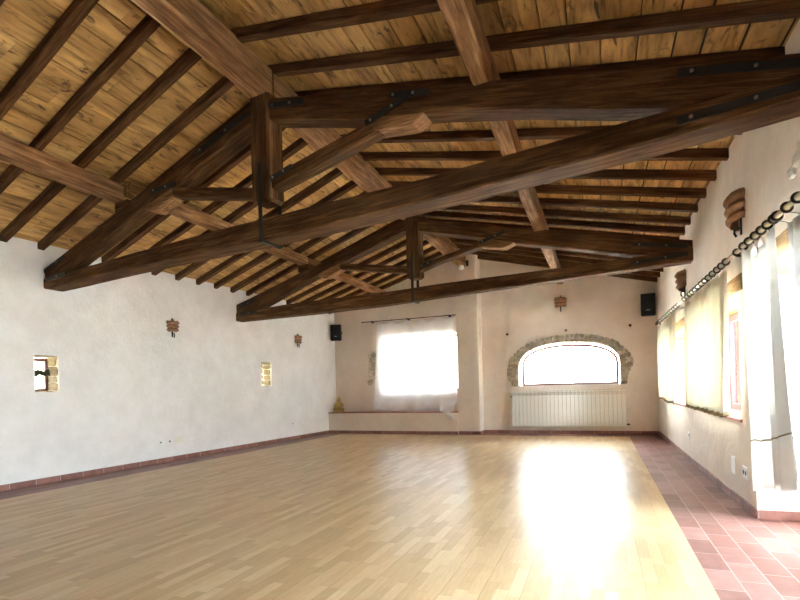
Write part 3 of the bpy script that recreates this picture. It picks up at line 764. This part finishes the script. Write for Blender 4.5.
# ------------------------------------------------------------------ radiator
RXa, RXb, RZ0, RZ1, RY = -1.845, .515, .165, .955, YB - .13
root = empty('radiator', ((RXa + RXb) / 2, RY, RZ0)); tag(root, 'long cream sectional radiator under the arched window', 'radiator')
n = 28; w = (RXb - RXa) / n; H_ = RZ1 - RZ0
bm = bmesh.new(); hw = w / 2 - .005
box(bm, (-hw, 0, .01), (hw, .012, H_ - .095)); box(bm, (-hw, .0, H_ - .035), (hw, .075, H_)); box(bm, (-hw, .01, H_ - .1), (-hw + .008, .075, H_ - .04)); box(bm, (hw - .008, .01, H_ - .1), (hw, .075, H_ - .04))
box(bm, (-.012, .012, .04), (.012, .07, H_ - .05)); 
for z in (.05, H_ - .12): box(bm, (-w / 2, .025, z - .02), (w / 2, .06, z + .02))
sec = mesh('radiator_section', bm, M['radiator'], root, Matrix.Translation((RXa + w / 2, RY, RZ0)), local=True, bevel=.003)
for i in range(1, n):
    o = sec.copy(); COL.objects.link(o); o.parent = root; o.matrix_basis = WM[root.name].inverted() @ Matrix.Translation((RXa + w * (i + .5), RY, RZ0))
bm = bmesh.new(); tube(bm, [(RXb, RY + .042, RZ0 + .05), (RXb + .045, RY + .042, RZ0 + .05), (RXb + .055, RY + .05, RZ0 + .05), (RXb + .055, YB, RZ0 + .05)], .010); tube(bm, [(RXb + .02, RY + .042, RZ0 + .05), (RXb + .05, RY + .042, RZ0 + .05)], .019)
mesh('valve', bm, M['bronze'], root)
bm = bmesh.new(); tube(bm, [(RXa, RY + .042, RZ1 - .12), (RXa - .02, RY + .042, RZ1 - .12)], .016); tube(bm, [(RXa - .02, RY + .042, RZ1 - .12), (RXa - .028, RY + .042, RZ1 - .12)], .008)
mesh('bleed_plug', bm, M['bronze'], root)
bm = bmesh.new()
bm.free()
for x in (RXa + .35, RXb - .35):
    bm = bmesh.new(); box(bm, (x - .012, RY + .055, .30), (x + .012, YB + .01, .86)); mesh('wall_bracket', bm, M['white_plastic'], root)

# hooks above the arched window
for i, (x, z, lab) in enumerate(((-1.918, 2.259, 'small black iron hook in plaster at the arch\'s upper left'), (-.646, 2.265, 'small iron hook in plaster just above the stone arch\'s crown'), (.63, 2.284, 'small black iron hook in plaster between arch and right loudspeaker'))):
    bm = bmesh.new(); tube(bm, [(x, YB + .01, z), (x, YB - .04, z)], .022, 12); tube(bm, [(x, YB - .04, z), (x, YB - .06, z)], [.030, .024], 12)
    tag(mesh('wall_hook', bm, M['bronze'] if i != 1 else M['steel'], smooth=False), lab, 'hook', 'hooks above the arched window')

# ------------------------------------------------------------------ terracotta wall lamps
def sconce(loc, rz, lab, R_=.135, H=.27, slant=.0):
    root = empty('wall_lamp', loc, rz); tag(root, lab, 'wall lamp', 'terracotta wall lamps')
    Mw = WM[root.name]; n = 18; rings = []
    bm = bmesh.new(); steps = 24
    for layer in (0, -.010):
        rr = []
        for k in range(steps + 1):
            f = k / steps; bulge = .013 * math.cos(f * 3 * 2 * PI + PI)
            r = R_ + bulge + layer - .02 * f
            rr.append([(r * math.cos(a), -r * .95 * math.sin(a), -H / 2 + H * (1 - f) + slant * math.cos(a) + .012 * noise.noise(Vector((a * 2, f * 4, loc[1]))) * (1 if f in (0, 1) else .2)) for a in [PI * j / n for j in range(n + 1)]])
        rings.append(rr)
    A, B = rings
    VA = [[bm.verts.new(p) for p in r] for r in A]; VB = [[bm.verts.new(p) for p in r] for r in B]
    for V in (VA, VB):
        for r0, r1 in zip(V, V[1:]):
            for j in range(n): bm.faces.new((r0[j], r0[j + 1], r1[j + 1], r1[j]))
    for k in (0, steps):
        for j in range(n): bm.faces.new((VA[k][j], VA[k][j + 1], VB[k][j + 1], VB[k][j]))
    for j in (0, n):
        for k in range(steps): bm.faces.new((VA[k][j], VA[k + 1][j], VB[k + 1][j], VB[k][j]))
    mesh('lamp_shade', bm, M['terracotta'], root, Mw, local=True, smooth=True)
    bm = bmesh.new(); box(bm, (-.012, -.012, -H / 2 - .085), (.012, .0, H / 2 + .05)); tube(bm, [(0, -.01, -H / 2 - .03), (0, -.05, -H / 2 - .03), (0, -.055, -H / 2 - .07), (0, -.04, -H / 2 - .10)], .009, 8)
    box(bm, (-R_ * .8, -.02, -.01), (R_ * .8, 0, .01)); tube(bm, [(0, -.03, H / 2 - .02), (0, -.03, H / 2 + .03)], .012, 8)
    mesh('iron_bracket', bm, M['iron'], root, Mw, local=True)
    bm = bmesh.new(); lathe(bm, [(.004, -.05), (.016, -.042), (.022, -.015), (.02, .015), (.012, .035), (.010, .055)], (0, -.042, -.02), 12); mesh('bulb', bm, M['whiteglass'], root, Mw, local=True, smooth=True)
sconce((XL(6.27), 6.27, 2.215), PI / 2, 'ribbed terracotta wall lamp on left wall, the one nearer the camera', .115, .175)
sconce((XL(9.82), 9.82, 2.28), PI / 2, 'ribbed terracotta wall lamp on left wall, nearer the back corner', .115, .175)
sconce((-.745, YB, 2.885), 0, 'ribbed terracotta wall lamp on back wall, above the arched window', .13, .21)
sconce((XR, 4.90, 2.50), -PI / 2, 'ribbed terracotta wall lamp on right wall over the curtain rod, nearest the camera', .125, .235, .03)
sconce((XR, 7.82, 2.47), -PI / 2, 'ribbed terracotta wall lamp on right wall just beyond the far roof truss', .125, .23, .02)

# ------------------------------------------------------------------ loudspeakers
def speaker(loc, rz, lab, w=.28, h=.44, d=.24, side=1, wallp=None):
    root = empty('loudspeaker', loc, rz); tag(root, lab, 'loudspeaker', 'loudspeakers in the back corners'); Mw = WM[root.name]
    bm = bmesh.new(); pl = [(-w / 2, 0), (w / 2, 0), (w / 2, d * .5), (w * .33, d), (-w * .33, d), (-w / 2, d * .5)]
    loft(bm, [[(x, y, z) for x, y in pl] for z in (0, h)]); mesh('cabinet', bm, M['black'], root, Mw, local=True, bevel=.012)
    bm = bmesh.new(); tube(bm, [(0, -.001, h * .36), (0, -.008, h * .36)], [w * .37, w * .35], 28); mesh('woofer_grille', bm, M['grille'], root, Mw, local=True)
    bm = bmesh.new(); box(bm, (-w * .36, -.006, h * .70), (w * .36, .002, h * .90)); hn = mesh('horn', bm, M['black'], root, Mw, local=True, bevel=.003)
    bm = bmesh.new(); box(bm, (-w * .2, -.009, h * .74), (w * .2, -.004, h * .86)); mesh('horn_mouth', bm, M['dark_hole'], hn, Mw, local=True)
    bm = bmesh.new(); loft(bm, [[(x, y, z) for x, z in ((-.045, h * .22), (.045, h * .22), (.03, h * .25), (.008, h * .275), (-.008, h * .275), (-.035, h * .25))] for y in (-.012, -.006)]); mesh('badge', bm, M['silver'], root, Mw, local=True)
    for x in (-w * .33, w * .33):
        bm = bmesh.new(); box(bm, (x - .03, .02, -.014), (x + .03, .08, 0)); mesh('foot', bm, M['black'], root, Mw, local=True)
    bm = bmesh.new(); inv = Mw.inverted(); q = inv @ Vector(wallp)
    tube(bm, [(0, d * .8, h * .5), tuple(q)], .014, 8); tube(bm, [tuple(q), tuple(q + (inv.to_3x3() @ Vector((0, .012, 0))))], .045, 12)
    mesh('wall_mount', bm, M['iron'], root, Mw, local=True)
speaker((-6.20, 11.18, 2.36), .30, 'black loudspeaker high in the back left corner', .27, .40, .22, wallp=(-6.22, YB - .012, 2.57))
speaker((.955, 11.20, 2.44), -.10, 'black loudspeaker high in the back right corner', .27, .44, .22, wallp=(.94, YB - .012, 2.66))

# spotlight on the pillar
root = empty('spotlight', (-2.78, PYF, 3.86)); tag(root, 'small spotlight with a black head, fixed high on the wall pillar', 'spotlight')
bm = bmesh.new(); box(bm, (-2.75, PYF - .02, 3.84), (-2.70, PYF, 3.97)); tube(bm, [(-2.725, PYF - .02, 3.93), (-2.76, PYF - .07, 3.93), (-2.83, PYF - .09, 3.92)], .012); mesh('arm', bm, M['iron'], root)
bm = bmesh.new(); box(bm, (-2.92, PYF - .16, 3.84), (-2.78, PYF - .05, 3.91)); box(bm, (-2.89, PYF - .14, 3.91), (-2.81, PYF - .07, 3.94)); mesh('lamp_head', bm, M['black'], root, bevel=.006)
bm = bmesh.new(); lathe(bm, [(.02, -.10), (.055, -.09), (.072, -.05), (.07, .0)], (-2.85, PYF - .105, 3.845), 18); mesh('diffuser', bm, M['whiteglass'], root, smooth=True)

# ------------------------------------------------------------------ sockets and switch plates
def plate(F, w, h, lab, mat='white_plastic', kind='socket', holes=()):
    root = mesh('wall_plate', (lambda b: (box(b, (-w / 2, -.008, -h / 2), (w / 2, .001, h / 2)), b)[1])(bmesh.new()), M[mat], None, F, local=True, bevel=.003)
    tag(root, lab, 'wall plate' if kind != 'socket' else 'socket', 'plates near the floor')
    for x, z, r in holes:
        bm = bmesh.new(); tube(bm, [(x, -.0085, z), (x, -.010, z)], r, 12); mesh('socket_hole', bm, M['dark_hole'], root, F, local=True)
    return root
def FL(y, z): return frame((XL(y), y, z), (.0274, 1, 0)) @ Matrix.Rotation(0, 4, 'X')
def FRt(y, z): return frame((XR, y, z), (0, -1, 0))
plate(FL(6.02, .325), .12, .075, 'white socket plate on left wall, first of the near cluster', holes=((-.035, 0, .014),))
plate(FL(6.15, .325), .05, .075, 'white socket plate with a dark hole on left wall, beside the first', holes=((0.01, 0, .016),))
plate(FL(6.36, .332), .17, .10, 'cream switch plate on left wall, in the middle of the near cluster', 'cream_plastic', 'plate')
plate(FL(6.62, .335), .14, .075, 'white blank plate on left wall, last of the near cluster', kind='plate')
plate(FL(9.55, .36), .12, .075, 'tiny white socket plate on left wall toward the back corner', holes=((0, 0, .018),))
plate(FL(9.95, .37), .12, .075, 'tiny blank white plate on left wall, nearest the back corner', kind='plate')
plate(FRt(7.82, .35), .13, .085, 'white socket plate low on right wall, the far one', holes=((.035, 0, .018),))
plate(FRt(5.36, .315), .14, .155, 'large blank white plate low on right wall under the window', kind='plate')
plate(FRt(4.98, .31), .15, .10, 'white socket plate low on right wall, partly behind the big curtain', holes=((-.03, 0, .02), (.035, 0, .02)))

# ------------------------------------------------------------------ curtains
def rod(name, p0, p1, r, lab, mat, brackets, wall):
    root = empty(name, p0); tag(root, lab, 'curtain rod')
    bm = bmesh.new(); tube(bm, [p0, Vector(p0).lerp(Vector(p1), .5), p1], r, 12); mesh('pole', bm, mat, root, smooth=True)
    d = (Vector(p1) - Vector(p0)).normalized()
    for p, s in ((p0, -1), (p1, 1)):
        bm = bmesh.new(); q = Vector(p); tube(bm, [q, q + d * s * .015, q + d * s * .03, q + d * s * .05], [r * 1.1, r * 1.6, r * 1.6, r * .5], 12); mesh('finial', bm, M['bronze'], root, smooth=True)
    for b in brackets:
        bm = bmesh.new(); c = Vector(p0).lerp(Vector(p1), b); wp = wall(c)
        tube(bm, [wp, wp.lerp(c, .5) + Vector((0, 0, -.03)), c - Vector((0, 0, r + .012)), c - Vector((0, 0, r)) + (c - wp).normalized() * .02], .008, 8)
        tube(bm, [wp, wp.lerp(c, .05)], .03, 10); torus(bm, c, r + .007, .006, 'Y' if abs(d.y) > .5 else 'X'); mesh('rod_bracket', bm, M['bronze'], root)
    return root
RODX, RODZ = 1.0, 2.085
def rz_(y): return 2.05 + (y - 3.0) * .0135
rod('curtain_rod', (RODX, 10.15, rz_(10.15)), (RODX, 2.3, rz_(2.3)), .017, 'long cream metal curtain rod above the right wall\'s windows', M['rod'], (.03, .33, .72), lambda c: Vector((XR, c.y, c.z - .01)))
rod('curtain_rod', (-5.53, 11.41, 2.79), (-3.10, 11.41, 2.79), .010, 'thin black curtain rod on the back wall', M['bronze'], (.10, .5, .93), lambda c: Vector((c.x, YB, c.z - .005)))

def curtain(name, fn, nu, nv, mat, lab, rings=None, ringaxis='Y', hem=None, bands=()):
    """fn(u, v) -> point; u across, v from 0 at the top to 1 at the hem"""
    root = empty(name, fn(.5, 1)); tag(root, lab, 'curtain', 'curtains')
    def sheet(v0, v1, nm, m, k, off=0.0):
        bm = bmesh.new(); g = [[bm.verts.new(fn(i / nu, v0 + (v1 - v0) * j / k)) for i in range(nu + 1)] for j in range(k + 1)]
        for j in range(k):
            for i in range(nu): bm.faces.new((g[j][i], g[j][i + 1], g[j + 1][i + 1], g[j + 1][i]))
        o = mesh(nm, bm, m, root, WM[root.name], smooth=True)
        s = o.modifiers.new('thick', 'SOLIDIFY'); s.thickness = .0015 if nm == 'cloth' else .003; s.offset = 0
        return o
    v1 = 1.0
    if hem: v1 = 1 - hem
    sheet(0, v1, 'cloth', mat, nv)
    if hem: sheet(v1, 1, 'hem_band', M['hem'], 2)
    for b in bands: sheet(b, b + .006, 'seam_band', M['hem'], 1)
    for u in rings or ():
        bm = bmesh.new(); p = Vector(fn(u, 0)); c = Vector((RODX if ringaxis == 'Y' else p.x, p.y if ringaxis == 'Y' else 11.41, rz_(p.y) if ringaxis == 'Y' else 2.79))
        torus(bm, c, .026 if ringaxis == 'Y' else .016, .0075 if ringaxis == 'Y' else .003, ringaxis)
        tube(bm, [c - Vector((0, 0, .026 if ringaxis == 'Y' else .016)), (p.x, p.y, p.z)], .002, 5)
        mesh('ring', bm, M['bronze'] , root, smooth=True)
    return root
def side_curtain(yt0, yt1, yb0, yb1, zb0, zb1, folds, amp, seed, xoff=0.0, xb=0.0, sag=.03, nr=6):
    def fn(u, v):
        yt = yt0 + (yt1 - yt0) * u; yb = yb0 + (yb1 - yb0) * u
        y = yt + (yb - yt) * v
        zt = rz_(y) - .045 - sag * abs(math.sin(u * PI * nr)) ** 1.3
        zb = zb0 + (zb1 - zb0) * u + .004 * math.sin(u * folds * PI * 2)
        z = zt + (zb - zt) * v
        ph = u * folds * 2 * PI + 1.3 * noise.noise(Vector((u * 4, seed, 0))) + .25 * math.sin(v * 3 + seed)
        a = amp * (.55 + .6 * v) * (.8 + .5 * noise.noise(Vector((u * 6, seed + 4, v * .7))))
        x = RODX + xoff + xb * v + a * math.sin(ph) + .012 * math.sin(ph * 2.3 + v * 2)
        return (x, y + .02 * math.cos(ph) * (.5 + v), z)
    return fn, [k / nr for k in range(nr + 1)]
fn, rg = side_curtain(9.98, 7.75, 9.98, 7.95, .80, .765, 5, .035, 1, 0.0, .0, .04, 10)
curtain('curtain', fn, 140, 24, M['linen'], 'cream curtain with tan hem at the far end of right wall', rg, hem=.022)
fn, rg = side_curtain(7.0, 4.84, 7.08, 4.98, .785, .775, 9, .045, 2, 0.0, .0, .045, 12)
curtain('curtain', fn, 200, 24, M['linen'], 'wide pleated cream curtain with tan hem, middle of the right wall', rg, hem=.028)
fn, rg = side_curtain(4.30, 3.62, 4.06, 3.22, .34, .50, 4, .05, 3, -.01, -.02, .10, 5)
curtain('curtain', fn, 160, 30, M['linen_white'], 'long white curtain nearly reaching the floor, hanging by the tiled doorway', rg, bands=(.80,))
fn, rg = side_curtain(3.56, 2.9, 3.60, 2.9, .45, .45, 4, .035, 5, .06, .03, .03, 4)
curtain('curtain', fn, 120, 20, M['greylinen'], 'pale grey linen curtain at the right edge of the picture', rg)
# white voile at the back window
def back_fn(u, v):
    x = -5.14 + 1.98 * u; xb = -5.30 + 2.20 * u
    if u > .985: xb -= .02
    x = x + (xb - x) * v
    nr = 5; zt = 2.765 - .10 * abs(math.sin(u * PI * nr)) ** 1.2 * (.6 + .5 * noise.noise(Vector((u * 3, 1, 1))))
    zb = .535 + .012 * noise.noise(Vector((u * 9, 0, 0)))
    z = zt + (zb - zt) * v
    y = 11.415 + .018 * math.sin(u * 34 + 2 * noise.noise(Vector((u * 5, v, 3)))) * (.5 + .6 * v) + .05 * noise.noise(Vector((u * 7, v * 2.2, 8))) * v
    if v > .9 and u > .8:
        d = (v - .9) / .1 * ((u - .8) / .2) ** .5 * .60
        z = max(z, .53)
        if d < .36: y -= d
        else: y = 11.055; z = .53 - (d - .36)
    return (x, y, z)
curtain('curtain', back_fn, 150, 40, M['voile'], 'bright white voile curtain over the back window, reaching the bench', [0, .2, .4, .6, .8, 1.0], 'X')

# ------------------------------------------------------------------ outdoors
bm = bmesh.new(); box(bm, (-60, -60, -.9), (60, 60, -.35)); o = mesh('ground', bm, M['grass']); tag(o, kind='structure')
bm = bmesh.new(); box(bm, (-10.2, 1.5, -.4), (-9.8, 9.0, 4.2)); tag(mesh('wall_outside', bm, M['ochre_wall']), kind='structure')

# ------------------------------------------------------------------ light
w = bpy.data.worlds.new('sky'); sc.world = w; w.use_nodes = True
bg = w.node_tree.nodes['Background']; bg.inputs[0].default_value = (.80, .90, 1.0, 1); bg.inputs[1].default_value = 20.0
def portal(loc, rot, sx, sy):
    l = bpy.data.lights.new('portal', 'AREA'); l.shape = 'RECTANGLE'; l.size = sx; l.size_y = sy; l.cycles.is_portal = True
    o = bpy.data.objects.new('portal', l); COL.objects.link(o); o.location = loc; o.rotation_euler = rot
portal((XR + .48, (WA[0] + WA[1]) / 2, (WZ0 + WZ1) / 2), (0, PI / 2, 0), WZ1 - WZ0, WA[1] - WA[0])
portal((XR + .48, (WB[0] + WB[1]) / 2, (WZ0 + WZ1) / 2), (0, PI / 2, 0), WZ1 - WZ0, WB[1] - WB[0])
portal((XR + .48, (DR[0] + DR[1]) / 2, .98), (0, PI / 2, 0), 1.95, DR[1] - DR[0])
portal((-.635, YB + .5, 1.54), (-PI / 2, 0, 0), 2.11, .95)
portal((-4.08, YB + .5, 1.7), (-PI / 2, 0, 0), 1.95, 1.5)
portal((-7.0, 4.27, 1.4), (0, -PI / 2, 0), .5, .35); portal((-7.0, 8.68, 1.46), (0, -PI / 2, 0), .5, .35)

sl = bpy.data.lights.new('sun', 'SUN'); sl.energy = 90; sl.angle = math.radians(2); sl.color = (1, .97, .92)
so = bpy.data.objects.new('sun', sl); COL.objects.link(so); so.rotation_euler = (0, -math.radians(27), math.radians(4))

# ------------------------------------------------------------------ camera
cam = bpy.data.cameras.new('camera'); co = bpy.data.objects.new('camera', cam); COL.objects.link(co)
f, yaw, roll = 498.0, math.radians(21.8), math.radians(1.5)
cam.sensor_width = 36; cam.lens = f / 800 * 36; cam.shift_y = 88 / 800; cam.clip_start = .05; cam.clip_end = 300
r = Vector((math.cos(yaw), math.sin(yaw), 0)); z = Vector((0, 0, 1)); wv = Vector((-math.sin(yaw), math.cos(yaw), 0))
Rr = r * math.cos(roll) - z * math.sin(roll); Uu = r * math.sin(roll) + z * math.cos(roll)
mw = Matrix((Rr, Uu, -wv)).transposed().to_4x4(); mw.translation = (0, 0, 1.1); co.matrix_world = mw
sc.camera = co

vs = sc.view_settings; vs.view_transform = 'Standard'; vs.look = 'None'; vs.gamma = 1; vs.use_curve_mapping = False; vs.exposure = 1.78
cy = sc.cycles; cy.use_denoising = True; cy.max_bounces = 14; cy.diffuse_bounces = 8; cy.transparent_max_bounces = 12; cy.sample_clamp_indirect = 12
